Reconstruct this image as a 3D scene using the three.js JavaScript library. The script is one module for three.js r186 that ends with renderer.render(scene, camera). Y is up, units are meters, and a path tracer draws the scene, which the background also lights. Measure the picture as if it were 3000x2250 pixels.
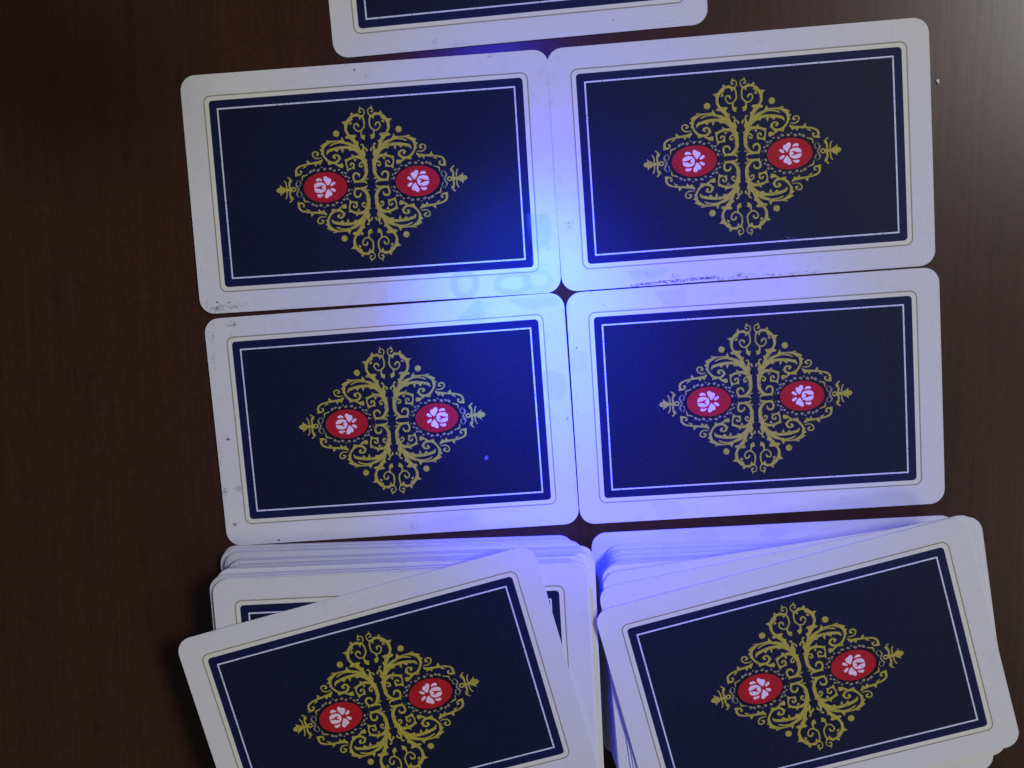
import * as THREE from 'three';
import { RectAreaLightUniformsLib } from 'three/addons/lights/RectAreaLightUniformsLib.js';

// ---------------------------------------------------------------- camera, light, exposure
RectAreaLightUniformsLib.init();
const scene = new THREE.Scene();
scene.background = new THREE.Color().setRGB(0.07, 0.07, 0.07);          // the dim room that the table stands in

const camera = new THREE.PerspectiveCamera(43.78, 4 / 3, 0.01, 20);      // hand-held phone 23 cm above the table
{
  const pitch = 0.10199, roll = 0.04211, cp = Math.cos(pitch), sp = Math.sin(pitch), cr = Math.cos(roll), sr = Math.sin(roll);
  const down = new THREE.Vector3(0, sp, cp);
  const forward = new THREE.Vector3(-sr, -cr * cp, cr * sp);
  camera.position.set(0, 0.23032, 0);
  camera.up.copy(down).negate();
  camera.lookAt(camera.position.clone().add(forward));
}
scene.add(camera);

const renderer = new THREE.WebGLRenderer({ antialias: true });
renderer.setSize(1024, 768);
renderer.toneMapping = THREE.LinearToneMapping;
renderer.toneMappingExposure = 1;
renderer.shadowMap.enabled = true;

// two square ceiling panels light the room: [x, y, z, side, strength]
const CEILING_LAMPS = [[1.44, 2.0, -0.8, 0.6, 30.5], [2.5, 2.6, 0.9, 0.6, 21.0]];
// the ultraviolet torch held in from the far side of the table
const TORCH = { at: [-0.022, 0.11, -0.084], aim: [0.002, 0, 0.019], wide: [0.014, 0, 0.024], hot: [-0.007, 0, 0.007] };

// ---------------------------------------------------------------- helpers
let seed = 20240611;
const rnd = () => { seed = (seed * 1664525 + 1013904223) >>> 0; return seed / 4294967296; };
const spread = (a) => (rnd() * 2 - 1) * a;
const taken = {};
function numbered(name) { const n = taken[name] = (taken[name] ?? -1) + 1; return n ? name + '_' + String(n).padStart(3, '0') : name; }
function tag(o, label, category, group) { o.userData.label = label; if (category) o.userData.category = category; if (group) o.userData.group = group; return o; }
function mesh(name, geometry, material, parent) {
  const m = new THREE.Mesh(geometry, material);
  m.name = parent ? name : numbered(name); m.castShadow = m.receiveShadow = true;
  (parent ?? scene).add(m);
  return m;
}
function noise(w, h, cx, cy) {                                           // smooth tiling value noise
  const g = Float32Array.from({ length: cx * cy }, rnd), out = new Float32Array(w * h), s = (t) => t * t * (3 - 2 * t);
  for (let y = 0; y < h; y++) for (let x = 0; x < w; x++) {
    const fx = x / w * cx, fy = y / h * cy, ix = Math.floor(fx), iy = Math.floor(fy), tx = s(fx - ix), ty = s(fy - iy);
    const a = g[iy * cx + ix], b = g[iy * cx + (ix + 1) % cx], c = g[((iy + 1) % cy) * cx + ix], d = g[((iy + 1) % cy) * cx + (ix + 1) % cx];
    out[y * w + x] = (a * (1 - tx) + b * tx) * (1 - ty) + (c * (1 - tx) + d * tx) * ty;
  }
  return out;
}
function dataTexture(w, h, pixel, srgb) {
  const d = new Uint8Array(w * h * 4);
  for (let i = 0; i < w * h; i++) { const p = pixel(i); d[i * 4] = p[0]; d[i * 4 + 1] = p[1]; d[i * 4 + 2] = p[2]; d[i * 4 + 3] = 255; }
  const t = new THREE.DataTexture(d, w, h);
  t.wrapS = t.wrapT = THREE.RepeatWrapping; t.magFilter = THREE.LinearFilter; t.minFilter = THREE.LinearMipmapLinearFilter; t.generateMipmaps = true;
  if (srgb) t.colorSpace = THREE.SRGBColorSpace;
  t.needsUpdate = true;
  return t;
}

// ---------------------------------------------------------------- the table
{
  const W = 1024, H = 1024;
  const fine = noise(W, H, 512, 16), mid = noise(W, H, 96, 5), pores = noise(W, H, 400, 60), blot = noise(W, H, 7, 5), speck = noise(W, H, 512, 512);
  const grain = (i) => 0.22 * fine[i] + 0.16 * mid[i] + 0.3 * blot[i] + 0.32 * speck[i];
  const color = dataTexture(W, H, (i) => {
    const g = grain(i), pore = Math.max(0, pores[i] - 0.8) * 0.5, k = Math.max(0, 0.6 + 0.36 * (g - 0.5) - pore);
    return [94 * k, 55 * k, 42 * k];
  }, true);
  const relief = dataTexture(W, H, (i) => { const v = 255 * (0.5 * fine[i] + 0.25 * speck[i] + 0.25 * pores[i]); return [v, v, v]; });
  const gloss = dataTexture(W, H, (i) => { const v = 255 * (0.5 + 0.015 * fine[i] + 0.06 * blot[i]); return [v, v, v]; });
  const m = new THREE.MeshPhysicalMaterial({ map: color, bumpMap: relief, bumpScale: 0.000006, roughnessMap: gloss, roughness: 0.54, specularIntensity: 0.72 });
  m.name = 'dark brown wood veneer';
  // a board with eased edges
  const w = 1.1, d = 0.8, r = 0.02, s = new THREE.Shape();
  s.moveTo(-w / 2 + r, -d / 2); s.lineTo(w / 2 - r, -d / 2); s.quadraticCurveTo(w / 2, -d / 2, w / 2, -d / 2 + r); s.lineTo(w / 2, d / 2 - r); s.quadraticCurveTo(w / 2, d / 2, w / 2 - r, d / 2);
  s.lineTo(-w / 2 + r, d / 2); s.quadraticCurveTo(-w / 2, d / 2, -w / 2, d / 2 - r); s.lineTo(-w / 2, -d / 2 + r); s.quadraticCurveTo(-w / 2, -d / 2, -w / 2 + r, -d / 2);
  const g = new THREE.ExtrudeGeometry(s, { depth: 0.022, bevelEnabled: true, bevelSize: 0.003, bevelThickness: 0.003, bevelSegments: 3 });
  g.rotateX(-Math.PI / 2); g.translate(0, -0.025, 0.03);
  const uv = g.attributes.uv, p = g.attributes.position;
  for (let i = 0; i < uv.count; i++) uv.setXY(i, p.getX(i) / 0.26, -p.getZ(i) / 0.26);
  const t = mesh('table_top', g, m);
  t.userData.kind = 'structure'; t.userData.label = 'dark brown wood veneer table top with fine straight grain';
}

// the printed scrollwork, one quarter, millimetres from the middle of the card (x outward, y outward, width)
const SCROLLS = [[[0.82,16.07,0.38],[0.57,16.43,0.35],[0.43,16.85,0.32],[0.5,17.35,0.32],[0.89,17.68,0.35],[1.37,17.63,0.38],[1.64,17.28,0.38],[1.49,16.93,0.45],[1.14,16.93,0.32]],[[1.09,15.97,0.48],[0.75,15.32,0.48],[0.62,14.44,0.48],[0.7,13.58,0.48],[1.06,13.04,0.45],[1.54,12.64,0.45],[2.19,12.53,0.41],[2.74,12.84,0.41],[3.1,13.43,0.41],[3.07,13.99,0.41],[2.66,14.3,0.48],[2.19,14.11,0.54],[2.04,13.67,0.45]],[[0.84,15.89,0.51],[1.53,16.06,0.64],[2.28,16.24,0.64],[3.12,16.23,0.77],[3.86,15.72,0.96],[4.42,15.14,0.96],[4.93,14.43,0.96],[5.09,13.69,0.89],[5.09,12.88,0.77],[4.79,12.17,0.7],[4.44,11.65,0.83],[3.97,11.12,1.21],[3.5,10.59,1.15],[2.98,9.8,0.96],[2.65,9.09,0.64]],[[6.0,10.55,0.55],[7.42,10.6,0.39],[8.85,10.52,0.55],[10.0,10.09,0.86],[10.85,9.38,0.94],[11.09,8.24,0.79],[10.93,7.46,0.63],[10.44,6.65,0.63],[9.78,5.99,0.71],[8.93,5.66,0.71],[7.97,5.71,0.71],[7.34,6.21,0.71],[7.18,6.74,0.71],[7.53,7.3,0.55],[8.16,7.39,0.47],[8.58,7.07,0.63],[8.29,6.74,0.71]],[[2.21,7.33,0.86],[2.91,8.53,1.02],[3.95,9.38,1.02],[5.25,9.96,0.79],[6.5,10.24,0.55],[7.77,10.14,0.47],[8.67,9.85,0.47],[9.17,9.58,0.24]],[[2.22,7.18,0.71],[2.87,7.99,0.94],[3.93,8.68,1.02],[5.33,8.97,0.86],[6.76,8.99,0.86],[7.96,8.84,0.86],[9.01,8.6,0.86],[9.75,8.34,0.79],[10.07,7.79,0.39]],[[1.93,7.85,0.71],[1.77,6.84,1.02],[1.45,5.89,1.33],[1.1,4.86,1.26],[0.94,3.85,0.94],[0.97,2.92,1.02],[1.28,2.01,0.94],[1.81,1.35,0.86],[2.47,0.93,0.71],[3.2,0.83,0.71],[3.82,0.94,0.63],[4.17,1.59,0.63],[4.18,2.29,0.63],[3.84,2.73,0.63],[3.2,2.76,0.63],[2.76,2.35,0.55],[2.72,1.84,0.2]],[[2.84,9.45,0.86],[2.42,8.66,0.63],[2.02,7.7,0.63]],[[1.31,5.73,1.18],[2.2,6.41,1.02],[3.38,6.6,0.79],[4.59,6.37,0.71],[5.37,5.96,0.63],[5.68,5.33,0.47],[5.53,4.47,0.47],[5.1,3.93,0.55],[4.37,4.04,0.47],[3.86,4.51,0.51],[3.93,5.09,0.47],[4.44,5.2,0.47],[4.63,4.87,0.63]],[[1.42,5.27,0.55],[2.06,5.24,0.47],[2.53,4.81,0.47],[2.45,4.3,0.43],[2.01,4.27,0.43],[1.95,4.61,0.35]],[[1.35,6.19,0.47],[1.23,7.19,0.79],[1.36,8.04,0.71],[1.22,8.81,0.47],[1.42,9.4,0.39],[1.74,9.34,0.39]],[[1.08,8.56,0.47],[0.48,8.22,0.43],[0.5,7.91,0.55]],[[11.37,6.37,0.39],[12.12,5.95,0.86],[13.33,5.88,0.67],[14.53,5.73,0.55],[15.74,5.58,0.51],[16.8,5.3,0.55],[17.52,4.88,0.63],[17.83,4.25,0.67],[17.74,3.62,0.67],[17.21,3.35,0.55],[16.66,3.62,0.47],[16.58,4.12,0.47],[16.9,4.14,0.39]],[[11.48,6.99,0.24],[12.45,6.87,0.39],[13.22,7.19,0.43],[13.55,7.91,0.43],[13.19,8.42,0.43],[12.48,8.37,0.47],[12.2,7.89,0.55],[12.62,7.69,0.47]],[[20.44,0.14,0.47],[20.43,1.0,0.43],[20.55,1.63,0.39],[20.83,2.08,0.35]],[[19.56,0.08,0.63],[19.72,1.11,0.59],[19.57,1.88,0.55],[19.44,2.49,0.47],[19.92,2.91,0.39]],[[20.78,-0.05,0.71],[20.05,0.0,0.79],[19.25,0.06,0.63]],[[15.18,3.29,0.31],[15.88,3.03,0.39],[16.37,2.87,0.47],[16.53,1.95,0.24]]];
const THORNS = [[[1.66,17.59],[1.34,18.41],[1.14,17.74]],[[1.74,12.53],[1.32,12.62],[1.37,11.88],[1.04,11.6],[0.54,11.45],[0.7,11.02],[0.78,10.43],[1.31,10.62],[1.72,11.09]],[[3.87,16.47],[3.43,17.09],[2.98,16.41]],[[4.81,15.1],[5.33,15.02],[6.18,14.89],[5.75,14.67],[5.4,14.15],[4.74,14.35]],[[3.74,15.65],[3.22,15.4],[3.94,14.8]],[[3.99,14.99],[3.42,14.42],[4.25,14.07]],[[1.92,15.9],[1.61,15.07],[1.17,15.72]],[[4.95,11.81],[5.54,11.26],[5.01,10.97],[4.37,10.96]],[[4.11,11.81],[2.95,11.8],[2.7,11.41],[3.1,11.18],[3.23,10.38],[3.87,10.8]],[[3.32,10.39],[2.28,10.19],[2.48,9.2],[2.99,9.74]],[[2.76,16.64],[1.86,16.67],[1.7,16.26]],[[8.21,8.66],[7.79,7.94],[6.77,8.87]],[[6.7,8.71],[6.31,7.65],[5.92,8.51]],[[8.03,5.06],[7.38,5.21],[6.49,5.38],[6.3,4.75],[6.5,4.22],[7.44,4.44]],[[9.08,5.79],[7.83,5.47],[7.36,4.51],[7.96,4.9],[8.71,5.41],[9.61,5.13]],[[10.04,10.56],[10.09,10.95],[8.83,10.79]],[[10.2,10.49],[11.62,9.74],[10.78,9.3]],[[11.02,9.24],[11.85,8.83],[11.19,8.17]],[[11.34,8.26],[11.58,7.73],[10.85,7.53]],[[6.62,10.67],[6.2,11.49],[5.54,10.25]],[[10.1,6.01],[9.93,5.07],[9.18,5.56]],[[3.65,8.2],[4.76,8.12],[4.8,8.66]],[[7.24,6.9],[6.68,6.48],[7.4,5.91]],[[4.17,6.65],[4.27,7.39],[3.51,6.88]],[[5.38,6.39],[6.07,6.13],[5.75,5.72]],[[5.7,4.4],[5.55,3.19],[4.78,3.95]],[[4.39,3.85],[3.64,3.78],[3.69,4.65]],[[3.88,6.21],[3.55,5.45],[3.02,6.07]],[[1.24,7.65],[0.75,7.23],[1.2,6.03]],[[0.82,5.85],[0.39,5.73],[0.7,5.3]],[[1.08,1.54],[0.41,1.41],[1.28,1.01]],[[1.5,1.18],[0.93,0.36],[1.11,0.1],[1.7,0.65]],[[4.08,1.27],[4.15,0.31],[3.77,0.63],[3.13,0.67]],[[3.82,1.02],[1.37,0.86],[1.24,0.46],[3.85,0.64]],[[1.6,4.05],[1.3,3.8],[1.65,3.36],[1.21,2.94]],[[15.16,5.85],[15.0,6.77],[14.19,6.02]],[[13.34,5.65],[13.0,4.97],[12.55,5.6]],[[12.31,5.66],[11.91,5.2],[11.48,6.07]],[[15.68,5.42],[16.3,4.65],[15.05,5.22]],[[18.13,3.8],[18.15,3.02],[17.31,3.12]],[[11.93,6.41],[11.23,6.67],[11.42,5.83]],[[23.06,0.0],[22.57,0.56],[22.04,0.62],[22.06,1.34],[21.58,0.88],[21.08,0.65],[20.64,0.16],[20.63,-0.23]],[[19.48,2.02],[18.87,2.57],[19.21,1.46]]];
const PALE_SCROLLS = [[[17.46,-0.05,0.39],[17.84,0.63,0.55],[18.07,1.23,0.47],[17.52,2.05,0.16]],[[17.24,2.03,0.16],[16.85,1.38,0.39],[17.02,0.85,0.39],[17.35,0.68,0.16]]];
const BEADS = [[14.37,3.86,0.41],[13.55,4.19,0.35],[12.52,4.12,0.41],[10.91,4.29,0.39],[9.55,4.31,0.39],[8.64,3.79,0.35],[7.52,3.87,0.25],[11.67,4.69,0.2],[6.83,3.16,0.33],[6.04,3.03,0.33],[5.99,2.21,0.33],[5.26,1.89,0.28],[5.48,1.05,0.35],[7.4,3.9,0.22],[4.69,1.0,0.16],[6.63,2.6,0.16]];
const STAR = [7.48,12.36,0.8];
const FINIAL_RING = [18.77,0.05];
const PETALS = [[[13.26,1.92],[12.91,2.25],[12.27,2.24],[11.82,1.9],[11.62,1.5],[12.48,1.62],[13.13,1.51]],[[11.43,2.27],[11.13,2.6],[10.65,2.56],[10.29,2.11],[9.74,2.08],[9.53,1.67],[9.65,1.22],[10.0,0.77],[10.52,0.26],[11.01,1.15],[11.36,1.72]],[[9.92,0.26],[9.68,0.83],[9.17,1.18],[8.85,1.24],[8.6,0.91],[8.83,0.54],[9.41,0.23]]];
const ROSE = [[13.8,0.64],[13.49,1.01],[12.91,1.24],[12.19,1.27],[11.49,1.07],[11.05,0.61],[10.95,-0.1]];
const ROSE_GAP = [[13.89,0.05],[12.76,0.2],[11.94,0.51],[11.42,0.48],[11.79,0.31],[12.06,0.01]];

// ---------------------------------------------------------------- the printed card back
const CW = 88, CH = 57, PX = 18;                                         // card size in millimetres, texture pixels a millimetre
const INK = { paper: '#d8d8d8', cream: '#dfddce', olive: '#97927c', navy: '#141942', field: '#131732', line: '#dcdcf0', gold: '#b2a842', pale: '#948c66', red: '#b41c24', rose: '#f2d9e2', black: '#0d1020' };
function ribbon(c, pts) {                                                // a tapering stroke through [x, y, width]
  const n = pts.length, at = (i) => pts[Math.min(n - 1, Math.max(0, i))], L = [], R = [], line = [];
  for (let i = 0; i < n - 1; i++) for (let k = 0; k < 8; k++) {
    const t = k / 8, a = at(i - 1), b = at(i), d = at(i + 1), e = at(i + 2);
    line.push([0, 1, 2].map((j) => 0.5 * (2 * b[j] + (d[j] - a[j]) * t + (2 * a[j] - 5 * b[j] + 4 * d[j] - e[j]) * t * t + (3 * b[j] - a[j] - 3 * d[j] + e[j]) * t ** 3)));
  }
  line.push(at(n - 1));
  for (let i = 0; i < line.length; i++) {
    const a = line[Math.max(0, i - 1)], b = line[Math.min(line.length - 1, i + 1)], dx = b[0] - a[0], dy = b[1] - a[1], l = Math.hypot(dx, dy) || 1, h = Math.max(0.05, line[i][2] * 0.8) / 2;
    L.push([line[i][0] - dy / l * h, line[i][1] + dx / l * h]); R.push([line[i][0] + dy / l * h, line[i][1] - dx / l * h]);
  }
  // each short piece filled by itself, so that tight curls stay solid
  for (let i = 0; i < line.length - 1; i++) polygon(c, [L[i], L[i + 1], R[i + 1], R[i]]);
  for (const q of [line[0], ...line.filter((_, i) => i % 4 === 2), line[line.length - 1]]) { c.beginPath(); c.arc(q[0], q[1], Math.max(0.05, q[2] * 0.8) / 2, 0, 7); c.fill(); }
}
function polygon(c, p) { c.beginPath(); p.forEach((q, i) => (i ? c.lineTo(q[0], q[1]) : c.moveTo(q[0], q[1]))); c.closePath(); c.fill(); }
function rounded(c, p) {                                                 // closed curve through the middles of the sides
  c.beginPath(); const n = p.length, m = (i) => [(p[i % n][0] + p[(i + 1) % n][0]) / 2, (p[i % n][1] + p[(i + 1) % n][1]) / 2];
  c.moveTo(...m(0)); for (let i = 1; i <= n; i++) c.quadraticCurveTo(...p[i % n], ...m(i)); c.closePath(); c.fill();
}
function roundRect(c, w, h, r) {
  const x = -w / 2, y = -h / 2; c.beginPath(); c.moveTo(x + r, y);
  c.arcTo(x + w, y, x + w, y + h, r); c.arcTo(x + w, y + h, x, y + h, r); c.arcTo(x, y + h, x, y, r); c.arcTo(x, y, x + w, y, r); c.closePath();
}
function drawBack(c) {
  c.fillStyle = INK.paper; c.fillRect(-CW / 2, -CH / 2, CW, CH);
  c.save(); c.translate(spread(0.22), spread(0.22)); c.rotate(spread(0.002));   // the print is never quite centred
  c.fillStyle = INK.cream; roundRect(c, 77.2, 46.4, 1.6); c.fill();
  c.strokeStyle = INK.olive; c.lineWidth = 0.3; roundRect(c, 77.2, 46.4, 1.6); c.stroke();
  c.fillStyle = INK.navy; roundRect(c, 74.9, 44.2, 0.9); c.fill();
  c.fillStyle = INK.field; c.fillRect(-35.4, -20.1, 70.8, 40.2);
  c.strokeStyle = INK.line; c.lineWidth = 0.37; c.strokeRect(-35.45, -20.08, 70.9, 40.16);
  for (const sx of [-1, 1]) for (const sy of [-1, 1]) {
    c.save(); c.scale(sx, sy);
    c.fillStyle = INK.gold;
    for (const s of SCROLLS) ribbon(c, s);
    for (const t of THORNS) polygon(c, t);
    c.beginPath(); for (let k = 0; k < 22; k++) { const r = STAR[2] * (k % 2 ? 0.84 : 1.06), a = k * Math.PI / 11; c[k ? 'lineTo' : 'moveTo'](STAR[0] + r * Math.cos(a), STAR[1] + r * Math.sin(a)); } c.fill();
    c.fillStyle = INK.pale;
    for (const s of PALE_SCROLLS) ribbon(c, s);
    c.restore();
  }
  for (const sx of [-1, 1]) {
    c.save(); c.scale(sx, 1);
    c.strokeStyle = INK.gold; c.lineWidth = 0.36; c.beginPath(); c.ellipse(FINIAL_RING[0], 0, 0.5, 0.42, 0, 0, 7); c.stroke();
    c.fillStyle = INK.black; c.beginPath(); c.ellipse(11.1, 0, 5.95, 4.2, 0, 0, 7); c.fill();
    for (const sy of [-1, 1]) for (const [x, y, r] of BEADS) {
      c.fillStyle = INK.pale; c.save(); c.scale(1, sy); c.translate(x, y); c.rotate(Math.atan2(y * 2, x - 11.1) + 1.2); c.beginPath(); c.ellipse(0, 0, r * 1.12, r * 0.78, 0, 0, 7); c.fill(); c.restore();
    }
    c.fillStyle = INK.red; c.beginPath(); c.ellipse(11.1, 0, 5.25, 3.6, 0, 0, 7); c.fill();
    c.fillStyle = INK.rose;
    for (const sy of [-1, 1]) { c.save(); c.scale(1, sy); for (const p of PETALS) polygon(c, smooth(p)); c.restore(); }
    const flip = (l) => l.slice().reverse().map(([x, y]) => [x, -y]);
    polygon(c, smooth([...ROSE.slice(0, -1), [ROSE[ROSE.length - 1][0], 0], ...flip(ROSE.slice(0, -1))]));
    c.fillStyle = INK.red;
    polygon(c, [...ROSE_GAP, ...flip(ROSE_GAP)]);
    c.restore();
  }
  c.restore();
}
function smooth(p) {                                                     // two rounds of corner cutting
  for (let k = 0; k < 2; k++) p = p.flatMap((a, i) => { const b = p[(i + 1) % p.length]; return [[0.8 * a[0] + 0.2 * b[0], 0.8 * a[1] + 0.2 * b[1]], [0.2 * a[0] + 0.8 * b[0], 0.2 * a[1] + 0.8 * b[1]]]; });
  return p;
}
// dirt: a smudge is a scatter of tiny specks of grime, a fleck one sharp-edged crumb, a ring and a patch are dried marks of a wet finger or glass
function smudge(c, x, y, w, h, n, a, size = 0.16) {
  for (let i = 0; i < n; i++) {
    const r = Math.sqrt(-2 * Math.log(1 - rnd() * 0.999)) * 0.42, t = rnd() * 6.283;
    c.fillStyle = `rgba(66,64,76,${a * (0.25 + 0.5 * rnd())})`; c.beginPath();
    c.ellipse(x + r * Math.cos(t) * w, y + r * Math.sin(t) * h, size * (0.4 + rnd()), size * (0.3 + 0.6 * rnd()), rnd() * 3, 0, 7); c.fill();
  }
}
function fleck(c, x, y, r, a = 0.8) {
  c.fillStyle = `rgba(52,50,60,${a * 0.85})`; c.beginPath();
  for (let k = 0; k < 9; k++) { const q = r * (0.6 + 0.6 * rnd()), t = k / 9 * 6.283; c[k ? 'lineTo' : 'moveTo'](x + q * Math.cos(t), y + 0.8 * q * Math.sin(t)); } c.fill();
}
function dried(c, pts, a, tint = '150,178,170') {                       // a few ragged layers with wandering outlines
  for (let k = 0; k < 5; k++) {
    c.fillStyle = `rgba(${tint},${a * 0.22})`; const n = pts.length;
    rounded(c, pts.flatMap((p, i) => { const q = pts[(i + 1) % n]; return [0, 0.33, 0.66].map((t) => [p[0] + (q[0] - p[0]) * t + spread(0.75), p[1] + (q[1] - p[1]) * t + spread(0.6)]); }));
  }
}
function ring(c, x, y, rx, ry, w, a) {                                    // a dried droplet: faint ragged rim
  for (let k = 0; k < 5; k++) {
    c.strokeStyle = `rgba(128,160,150,${a * 0.15})`; c.lineWidth = w * (0.6 + 0.5 * rnd()); c.beginPath(); const s = rnd() * 6;
    for (let i = 0; i <= 28; i++) { const t = i / 28 * 6.283, q = 1 + 0.05 * Math.sin(3 * t + s) + 0.04 * Math.sin(5 * t - s); c[i ? 'lineTo' : 'moveTo'](x + rx * q * Math.cos(t), y + ry * q * Math.sin(t)); } c.stroke();
  }
}
function wear(c, n) {                                                   // handling: faint specks all over, nicks along the rim
  for (let i = 0; i < n * 2; i++) {                                      // rubbed rim
    const long = rnd() < 0.6, x = long ? spread(43) : (rnd() < 0.5 ? -1 : 1) * (43.75 - rnd() ** 2), y = long ? (rnd() < 0.5 ? -1 : 1) * (28.2 - rnd() ** 2) : spread(27);
    c.fillStyle = `rgba(110,108,116,${0.03 + 0.09 * rnd()})`; c.beginPath(); c.ellipse(x, y, long ? 0.1 + 0.5 * rnd() : 0.08 + 0.14 * rnd(), long ? 0.08 + 0.14 * rnd() : 0.1 + 0.5 * rnd(), 0, 0, 7); c.fill();
  }
  for (let i = 0; i < n; i++) { c.fillStyle = `rgba(70,68,80,${0.1 + 0.2 * rnd()})`; c.beginPath(); c.arc(spread(CW / 2), spread(CH / 2), 0.05 + 0.09 * rnd(), 0, 7); c.fill(); }
  for (let i = 0; i < n * 6; i++) {
    const x = spread(CW / 2), y = spread(CH / 2); if (Math.abs(x) < 38.5 && Math.abs(y) < 23.2) continue;
    c.fillStyle = rnd() < 0.5 ? 'rgba(255,255,250,0.05)' : 'rgba(120,120,140,0.05)'; c.beginPath(); c.ellipse(x, y, 0.3 + rnd(), 0.2 + 0.6 * rnd(), rnd() * 3, 0, 7); c.fill();
  }
}
function dustOnInk(c, n) {
  for (let i = 0; i < 9000; i++) { c.fillStyle = rnd() < 0.5 ? 'rgba(70,78,130,0.14)' : 'rgba(4,4,14,0.2)'; c.beginPath(); c.arc(spread(37.2), spread(21.9), 0.06 + 0.12 * rnd(), 0, 7); c.fill(); }   // mottle of the ink
  for (let i = 0; i < 9; i++) { const x = spread(34), y = spread(19), a = rnd() * 6.283, l = 2 + 7 * rnd(); c.strokeStyle = `rgba(150,155,190,${0.06 + 0.1 * rnd()})`; c.lineWidth = 0.05 + 0.05 * rnd(); c.beginPath(); c.moveTo(x, y); c.quadraticCurveTo(x + l * 0.5 * Math.cos(a) + spread(0.4), y + l * 0.5 * Math.sin(a) + spread(0.4), x + l * Math.cos(a), y + l * Math.sin(a)); c.stroke(); }   // hair scratches
  for (let i = 0; i < n; i++) { c.fillStyle = `rgba(150,150,180,${0.12 + 0.2 * rnd()})`; c.beginPath(); c.arc(spread(36), spread(21), 0.05 + 0.06 * rnd(), 0, 7); c.fill(); } }

// linen finish pressed into the card, 0.5 mm tile
const linen = dataTexture(64, 64, (i) => {
  const x = (i % 64) / 64 * 8 * Math.PI, y = Math.floor(i / 64) / 64 * 8 * Math.PI, v = 150 + 40 * Math.sin(x) * (Math.sin(y / 2) > 0 ? 1 : 0.3) + 40 * Math.sin(y) * (Math.sin(x / 2) > 0 ? 1 : 0.3) + spread(25);
  return [v, v, v];
});
linen.repeat.set(CW / 2.2, CH / 2.2);
function backMaterial(name, dirt) {
  const cv = document.createElement('canvas'); cv.width = CW * PX; cv.height = CH * PX;
  const c = cv.getContext('2d'); c.scale(PX, PX); c.translate(CW / 2, CH / 2);
  drawBack(c); dirt?.(c);
  const t = new THREE.CanvasTexture(cv); t.colorSpace = THREE.SRGBColorSpace; t.magFilter = THREE.LinearFilter; t.anisotropy = 8;
  const m = new THREE.MeshPhysicalMaterial({ map: t, roughness: 0.6, specularIntensity: 0.34, bumpMap: linen, bumpScale: 0.00002 });
  m.name = name;
  return m;
}
const cutEdge = new THREE.MeshStandardMaterial({ color: new THREE.Color().setRGB(0.66, 0.66, 0.66), roughness: 0.9 }); cutEdge.name = 'cut paper edge';

// ---------------------------------------------------------------- card shape: rounded sheet 0.28 mm thick that may be bowed
const THICK = 0.00028;
function cardGeometry(rings, bow) {
  const w = 87.7 / 2, h = 56.6 / 2, r = 3.6, rim = [];
  const edge = (x0, z0, x1, z1, n) => { for (let i = 1; i < n; i++) rim.push([x0 + (x1 - x0) * i / n, z0 + (z1 - z0) * i / n]); };
  const corner = (cx, cz, a0) => { for (let i = 0; i <= 8; i++) { const a = a0 + i / 8 * Math.PI / 2; rim.push([cx + r * Math.cos(a), cz + r * Math.sin(a)]); } };
  corner(w - r, h - r, 0); edge(w - r, h, -w + r, h, 10); corner(-w + r, h - r, Math.PI / 2); edge(-w, h - r, -w, -h + r, 7);
  corner(-w + r, -h + r, Math.PI); edge(-w + r, -h, w - r, -h, 10); corner(w - r, -h + r, 1.5 * Math.PI); edge(w, -h + r, w, h - r, 7);
  const n = rim.length, pos = [], uv = [], idx = [], lift = (x, z) => (bow ? bow(x / w, z / h) / 1000 : 0);
  const put = (x, z, y) => { pos.push(x / 1000, y + lift(x, z), z / 1000); uv.push(x / CW + 0.5, 0.5 - z / CH); return pos.length / 3 - 1; };
  const groups = [];
  for (const top of [true, false]) {
    const y = top ? THICK : 0, mid = put(0, 0, y), from = idx.length;
    let prev = null;
    for (let k = 1; k <= rings; k++) {
      const s = k / rings, cur = rim.map(([x, z]) => put(x * s, z * s, y));
      for (let i = 0; i < n; i++) {
        const j = (i + 1) % n, tri = (a, b, c) => (top ? idx.push(a, c, b) : idx.push(a, b, c));
        if (!prev) tri(mid, cur[i], cur[j]); else { tri(prev[i], cur[i], cur[j]); tri(prev[i], cur[j], prev[j]); }
      }
      prev = cur;
    }
    groups.push([from, idx.length - from, top ? 0 : 1]);
  }
  const from = idx.length;
  const T = rim.map(([x, z]) => put(x, z, THICK)), B = rim.map(([x, z]) => put(x, z, 0));
  for (let i = 0; i < n; i++) { const j = (i + 1) % n; idx.push(T[i], T[j], B[i], B[i], T[j], B[j]); }
  groups.push([from, idx.length - from, 1]);
  const g = new THREE.BufferGeometry();
  g.setAttribute('position', new THREE.Float32BufferAttribute(pos, 3)); g.setAttribute('uv', new THREE.Float32BufferAttribute(uv, 2)); g.setIndex(idx);
  for (const q of groups) g.addGroup(...q);
  g.computeVertexNormals();
  return g;
}
const flatCard = cardGeometry(1);
function card(pose, y, back, label, group, geometry = flatCard) {  // pose: x, z in millimetres, turn in radians
  const o = mesh('playing_card', geometry, [back, cutEdge]);
  o.position.set(pose[0] / 1000, y, pose[1] / 1000); o.rotation.y = -pose[2];
  return tag(o, label, 'playing card', group);
}

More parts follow.
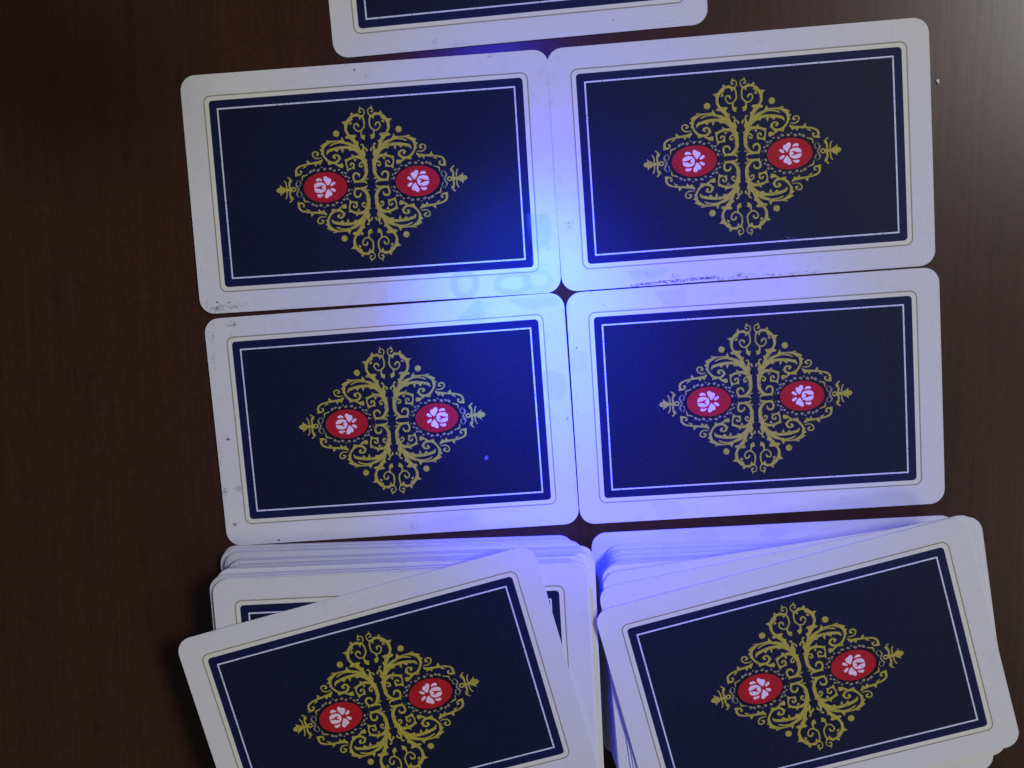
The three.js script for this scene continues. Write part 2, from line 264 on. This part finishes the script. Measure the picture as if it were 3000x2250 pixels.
// ---------------------------------------------------------------- five cards dealt on the table
const plain = backMaterial('card back', (c) => { wear(c, 25); dustOnInk(c, 12); });
const ON = 0.00002;                                                       // what holds two touching things apart
card([-9.8, -85.1, -0.0763], ON, backMaterial('card back, lone card', (c) => {
  wear(c, 40); dustOnInk(c, 15); smudge(c, -20, 26.6, 1, 0.8, 14, 0.4); fleck(c, 22, 25.5, 0.25, 0.5); smudge(c, -14, 27.6, 3, 0.5, 20, 0.25); smudge(c, 34, 26.8, 5, 0.4, 24, 0.25);
}), 'navy-backed card lying apart from the block of four, along its far edge', undefined, cardGeometry(6, (u, v) => 0.15 * (1 - u * u)));
card([-43.2, -24.29, -0.058], ON, backMaterial('card back, smudged corner', (c) => {
  wear(c, 70); dustOnInk(c, 30);
  fleck(c, -39.6, 25.6, 0.32); fleck(c, -36.6, 25.8, 0.3); smudge(c, -39.4, 27, 2.4, 1.0, 70, 0.5, 0.2); smudge(c, -35.2, 26.8, 3, 0.9, 46, 0.4, 0.2); smudge(c, -42, 26, 1, 2, 20, 0.3); smudge(c, -20, 28, 14, 0.3, 40, 0.35, 0.12);
  fleck(c, -1.9, -26.8, 0.4, 0.5); smudge(c, 1.1, -25, 1, 0.8, 12, 0.3); smudge(c, 30.2, -27.6, 1.1, 0.6, 24, 0.5, 0.12); smudge(c, 32.5, -22.1, 2.4, 0.5, 16, 0.3, 0.1); fleck(c, 27.3, -19.3, 0.16, 0.4);
  smudge(c, 43.6, 2, 0.25, 10, 40, 0.35, 0.12);
  ring(c, 20.8, 25.0, 2.7, 2.7, 2.0, 0.36); ring(c, 32.4, 25.5, 4.0, 2.2, 1.7, 0.36); ring(c, 38.3, 25.2, 3.2, 2.2, 1.3, 0.24); dried(c, [[28, 24.6], [34, 23.6], [38, 25], [37, 27.6], [30, 27.4]], 0.2, '214,242,238');
  dried(c, [[36.6, 9], [41.5, 9.6], [43, 13], [41.5, 17], [37.5, 17.5]], 0.3); dried(c, [[37, 19], [43, 18], [43, 26], [38, 25]], 0.22, '214,242,238');
}), 'navy-backed card in the block of four with black specks and grey smudges in one corner', undefined, cardGeometry(6, (u, v) => 0.6 * (1 - u) * (1 - u) / 4 * (0.5 + 0.5 * v)));
card([44.23, -29.8, -0.068], ON, backMaterial('card back, scuffed edge', (c) => {
  wear(c, 60); dustOnInk(c, 22);
  for (let i = 0; i < 260; i++) { const u = rnd(), x = -27.5 + 21 * u; c.fillStyle = `rgba(60,56,84,${0.2 + 0.4 * rnd()})`; c.beginPath(); c.ellipse(x, 27.9 - 0.5 * u + spread(0.32), 0.05 + 0.3 * rnd(), 0.05 + 0.1 * rnd(), spread(0.6), 0, 7); c.fill(); }
  for (let i = 0; i < 70; i++) { const x = -7 + 24 * rnd(); c.fillStyle = `rgba(58,54,80,${0.2 + 0.4 * rnd()})`; c.beginPath(); c.ellipse(x, 27.9 + spread(0.3), 0.05 + 0.4 * rnd(), 0.06, 0, 0, 7); c.fill(); }
  smudge(c, -17, 26.3, 1.2, 0.6, 30, 0.5, 0.13); smudge(c, -1.8, 27.3, 1.4, 0.6, 44, 0.6, 0.16); smudge(c, 1.2, 27.4, 1, 0.4, 16, 0.5, 0.12); fleck(c, -23.6, 25.4, 0.22, 0.7);
  smudge(c, -41.2, 12.4, 1.3, 1.4, 30, 0.35, 0.16); smudge(c, -42.5, 4, 0.4, 8, 22, 0.3, 0.12);
  c.fillStyle = 'rgba(130,130,170,0.5)'; for (let i = 0; i < 16; i++) { c.beginPath(); c.ellipse(10.7 + spread(0.9), 19.7 + spread(0.7), 0.12, 0.3 * rnd(), rnd() * 3, 0, 7); c.fill(); }
  dried(c, [[-28, 24], [-18, 24.6], [-20, 26.6], [-27, 27]], 0.25); dried(c, [[-43, 18], [-39, 20], [-39, 26], [-43, 26]], 0.2, '214,242,238');
}), 'navy-backed card in the block of four with a ragged dark scuff along one long edge', undefined, cardGeometry(6, (u, v) => 0.12 * (1 - v * v)));
card([-39.08, 32.8, -0.0715], ON, backMaterial('card back, grimy side', (c) => {
  wear(c, 90); dustOnInk(c, 26);
  fleck(c, -40.9, 1.5, 0.55, 0.75); smudge(c, -36.9, -26.6, 1.6, 1, 34, 0.45, 0.2); smudge(c, -37.2, -23.6, 1, 0.6, 14, 0.35); fleck(c, -41.5, 22.8, 0.6, 0.35); smudge(c, -41.4, 22.9, 0.6, 0.8, 24, 0.4, 0.14);
  ring(c, 2.9, 26.6, 1.1, 0.9, 0.16, 0); smudge(c, 2.9, 26.4, 1.5, 0.9, 40, 0.35, 0.14); smudge(c, -42.4, -24, 1.4, 3, 40, 0.3, 0.2); smudge(c, -42.6, -19, 1.1, 4, 34, 0.32, 0.16);
  smudge(c, -43, 14.3, 1.2, 1.6, 50, 0.45, 0.18); smudge(c, -39.6, 13.9, 1.6, 1.2, 44, 0.4, 0.18); smudge(c, -43.3, 6, 0.7, 5, 44, 0.4, 0.14); fleck(c, -30.9, 27.6, 0.35, 0.6);
  smudge(c, 42.6, 2.2, 0.5, 0.6, 16, 0.5, 0.14); smudge(c, 39.4, 1.2, 1.5, 1, 24, 0.25, 0.14); c.fillStyle = 'rgba(126,128,160,0.7)'; c.beginPath(); c.ellipse(22.3, 10.5, 0.45, 0.6, 0.5, 0, 7); c.fill(); fleck(c, 15.5, 9, 0.1, 0.1);
  dried(c, [[17, -23], [20, -25.5], [24, -28], [25, -25], [24, -22.5]], 0.3); dried(c, [[26, -24], [29, -27], [34.5, -26.5], [33, -24], [29, -22.6]], 0.3, '220,246,244'); dried(c, [[30, -27.8], [42, -27.6], [43, -25], [33, -25]], 0.22);
  dried(c, [[37.5, -10], [42, -9], [43.5, -5], [41, -2], [38, -4]], 0.3, '170,170,200'); smudge(c, 43.4, 20, 0.3, 3, 14, 0.4, 0.12);
}), 'navy-backed card of the four with one grimy short side, next to the squared deck', undefined, cardGeometry(6, (u, v) => 0.3 * (1 - u) * (1 - u) / 4));
card([48.8, 27.02, -0.0665], ON, backMaterial('card back, clean', (c) => {
  wear(c, 40); dustOnInk(c, 20); fleck(c, -42.1, -15.1, 0.26, 0.7); fleck(c, -35, -25, 0.2, 0.6); fleck(c, 32.8, -24.3, 0.14, 0.5); smudge(c, -43, 5, 0.3, 8, 14, 0.3, 0.12);
  dried(c, [[-23, -27.5], [-16, -27.5], [-15, -24.5], [-18, -22.6], [-21, -24]], 0.19, '160,160,205'); dried(c, [[-43.5, -15], [-39.5, -14], [-40, -8], [-43.5, -9]], 0.17, '160,160,205');
  dried(c, [[-27, 23.6], [-20, 24], [-18, 27], [-24, 28]], 0.17, '160,160,205'); dried(c, [[-5, 24], [2, 23.4], [4, 26.5], [-3, 27.5]], 0.11, '160,160,205');
}), 'clean navy-backed card in the block of four, next to the fanned deck', undefined, cardGeometry(6, (u, v) => 0.1 * (1 - v * v)));

// ---------------------------------------------------------------- the squared deck with one card lying askew on it
const PITCH = THICK + 0.00001;
{
  const N = 54, low = [-37.6, 90.83, -0.037], high = [-34.4, 94.0, -0.0565];
  // how far each packet of the deck has slipped towards the top card's place: [from card, share, sideways mm]
  const packets = [[0, 0, 0], [3, 0.08, 0.3], [10, 0.14, 1.8], [17, 0.44, 3.6], [20, 0.4, 2.8], [30, 0.52, 3.2], [38, 0.58, 1.4], [45, 0.86, -0.5], [49, 0.92, 0.6]];
  for (let k = 0; k < N - 1; k++) {
    const q = packets.filter((s) => s[0] <= k).pop(), last = k === N - 2, t = last ? 1 : q[1] + spread(0.03), side = last ? 0 : q[2] + spread(0.22);
    const pose = low.map((a, i) => a + (high[i] - a) * t); pose[0] += side; if (!last) pose[2] += spread(0.002);
    card(pose, ON + k * PITCH, plain, last ? 'navy-backed card squared on its deck, half covered by the askew top card' : 'white-edged card inside the squared deck under the askew card', last ? undefined : 'cards of the squared deck');
  }
  card([-38.98, 98.08, -0.2789], ON + (N - 1) * PITCH, backMaterial('card back, askew top card', (c) => { wear(c, 20); dustOnInk(c, 10); fleck(c, -20, -25.8, 0.12, 0.5); }), 'navy-backed card lying askew on top of the squared deck', undefined, cardGeometry(6, (u, v) => 0.35 * u * u));
}

// ---------------------------------------------------------------- the fanned deck
{
  let y = ON;
  card([54.92, 86.05, -0.0592], y, backMaterial('card back, bottom card', (c) => { wear(c, 40); dried(c, [[-22, -27], [-15, -28], [-12, -25], [-18, -23.5]], 0.17, '160,160,205'); dried(c, [[-2, -28], [5, -27], [3, -24.5], [-3, -25]], 0.13, '160,160,205'); }), 'bottom card of the fanned deck, its white border jutting out beyond the rest'); y += PITCH;
  const N = 37, low = [57.9, 89.8, -0.041], mid = [58.7, 90.8, -0.057], high = [57.5, 89.7, -0.088];
  for (let k = 0; k < N; k++, y += PITCH) {
    const t = Math.floor(k / (N - 1) * 7.99) / 7, s = t < 0.6 ? t / 0.6 : (t - 0.6) / 0.4, [a, b] = t < 0.6 ? [low, mid] : [mid, high], pose = a.map((v, i) => v + (b[i] - v) * s);
    pose[0] += spread(0.3); pose[1] += spread(0.12); pose[2] += (k > 20 && k < 24 ? -0.012 : 0) + spread(0.003);
    card(pose, y, plain, 'white-edged card inside the fanned deck above its jutting bottom card', 'cards of the fanned deck');
  }
  card([59.1, 88.3, -0.152], y, plain, 'card just under the three turned cards of the fanned deck, only a rim showing'); y += PITCH;
  card([59.38, 87.7, -0.1683], y, plain, 'lowest of the three turned cards on the fanned deck, only its border showing'); y += PITCH;
  card([59.4, 88.85, -0.2139], y, plain, 'middle of the three turned cards on the fanned deck, between its neighbours'); y += PITCH;
  card([59.55, 91.4, -0.2755], y, backMaterial('card back, fanned top card', (c) => { wear(c, 24); dustOnInk(c, 12); fleck(c, 39.5, -8, 0.14, 0.5); }), 'topmost navy-backed card of the fanned deck, whole back showing', undefined, cardGeometry(6, (u, v) => 0.12 * u * u));
}

// ---------------------------------------------------------------- a crumb on the table
{
  const g = new THREE.IcosahedronGeometry(0.0004, 1), p = g.attributes.position;
  for (let i = 0; i < p.count; i++) { const k = 1 + 0.35 * Math.sin(p.getX(i) * 9000 + p.getZ(i) * 5000); p.setXYZ(i, p.getX(i) * k * 0.8, p.getY(i) * 0.5, p.getZ(i) * k * 1.5); }
  g.computeVertexNormals();
  const o = mesh('paper_crumb', g, new THREE.MeshStandardMaterial({ color: 0xe8e6e0, roughness: 0.8 }));
  o.position.set(0.0888, 0.00021, -0.0465); o.rotation.y = 0.3;
  tag(o, 'tiny white crumb on the bare table beside the scuffed card', 'crumb');
}

// ---------------------------------------------------------------- the lamps
function lathe(pts, n = 40) { return new THREE.LatheGeometry(pts.map(([r, y]) => new THREE.Vector2(r, y)), n); }
{
  const t = new THREE.Group(); t.name = numbered('ultraviolet_torch'); scene.add(t);
  tag(t, 'black ultraviolet torch shining blue-violet light down on the cards', 'flashlight');
  t.position.set(...TORCH.at); t.lookAt(...TORCH.aim);                    // +z points at the cards
  const turn = (g) => g.rotateX(Math.PI / 2), black = new THREE.MeshPhysicalMaterial({ color: 0x121214, roughness: 0.42, metalness: 0.6 });
  mesh('head', turn(lathe([[0, -0.032], [0.0105, -0.032], [0.0115, -0.028], [0.0135, -0.006], [0.0135, -0.001], [0.0122, -0.0005], [0.0118, -0.004], [0, -0.004]])), black, t);
  mesh('barrel', turn(lathe([[0, -0.1], [0.0105, -0.1], [0.0112, -0.098], [0.0112, -0.04], [0.0105, -0.0325], [0, -0.0325]])), black, t);
  mesh('tail_switch', turn(lathe([[0, -0.1035], [0.006, -0.1035], [0.0065, -0.1005], [0, -0.1005]])), new THREE.MeshStandardMaterial({ color: 0x303034, roughness: 0.8 }), t);
  mesh('lens', turn(lathe([[0, -0.003], [0.0115, -0.0032], [0.0115, -0.0038], [0, -0.0038]])), new THREE.MeshStandardMaterial({ color: 0x302a60, emissive: new THREE.Color().setRGB(0.1, 0.08, 1), emissiveIntensity: 2, roughness: 0.2 }), t);
  for (const [aim, color, strength, angle, blur] of [[TORCH.aim, [0.015, 0.025, 1], 0.42, 0.28, 1], [TORCH.hot, [0.02, 0.42, 0.6], 0.075, 0.24, 1], [TORCH.wide, [0.015, 0.025, 1], 0.14, 0.42, 0.65], [TORCH.wide, [0.02, 0.03, 1], 0.036, 0.8, 1]]) {
    const l = new THREE.SpotLight(new THREE.Color().setRGB(...color), strength, 0, angle, blur, 2);
    l.name = 'torch_beam'; l.castShadow = true; l.shadow.radius = 0.45; l.shadow.mapSize.set(1024, 1024); l.shadow.camera.near = 0.01;
    l.position.set(...TORCH.at); l.target.position.set(...aim); scene.add(l, l.target); l.target.name = 'torch_aim';
  }
}
CEILING_LAMPS.forEach(([x, y, z, side, strength], i) => {
  const t = new THREE.Group(); t.name = numbered('ceiling_lamp'); scene.add(t); t.position.set(x, y, z);
  tag(t, i ? 'square ceiling panel lamp farther to the side of the fanned deck' : 'square ceiling panel lamp mirrored as pale glare on the dark table', 'ceiling lamp');
  const frame = new THREE.BoxGeometry(side + 0.03, 0.03, side + 0.03); frame.translate(0, 0.02, 0);
  mesh('frame', frame, new THREE.MeshStandardMaterial({ color: 0xdddddd, roughness: 0.6 }), t);
  const d = new THREE.BoxGeometry(side, 0.004, side); d.translate(0, 0.002, 0);
  mesh('diffuser', d, new THREE.MeshStandardMaterial({ color: 0xffffff, emissive: new THREE.Color().setRGB(1, 0.98, 0.94), emissiveIntensity: 1, roughness: 0.7 }), t);
  const l = new THREE.RectAreaLight(new THREE.Color().setRGB(1, 0.995, 0.98), strength, side, side);
  l.name = 'panel_light'; l.position.set(x, y - 0.004, z); l.rotation.x = -Math.PI / 2; scene.add(l);
});

renderer.render(scene, camera);
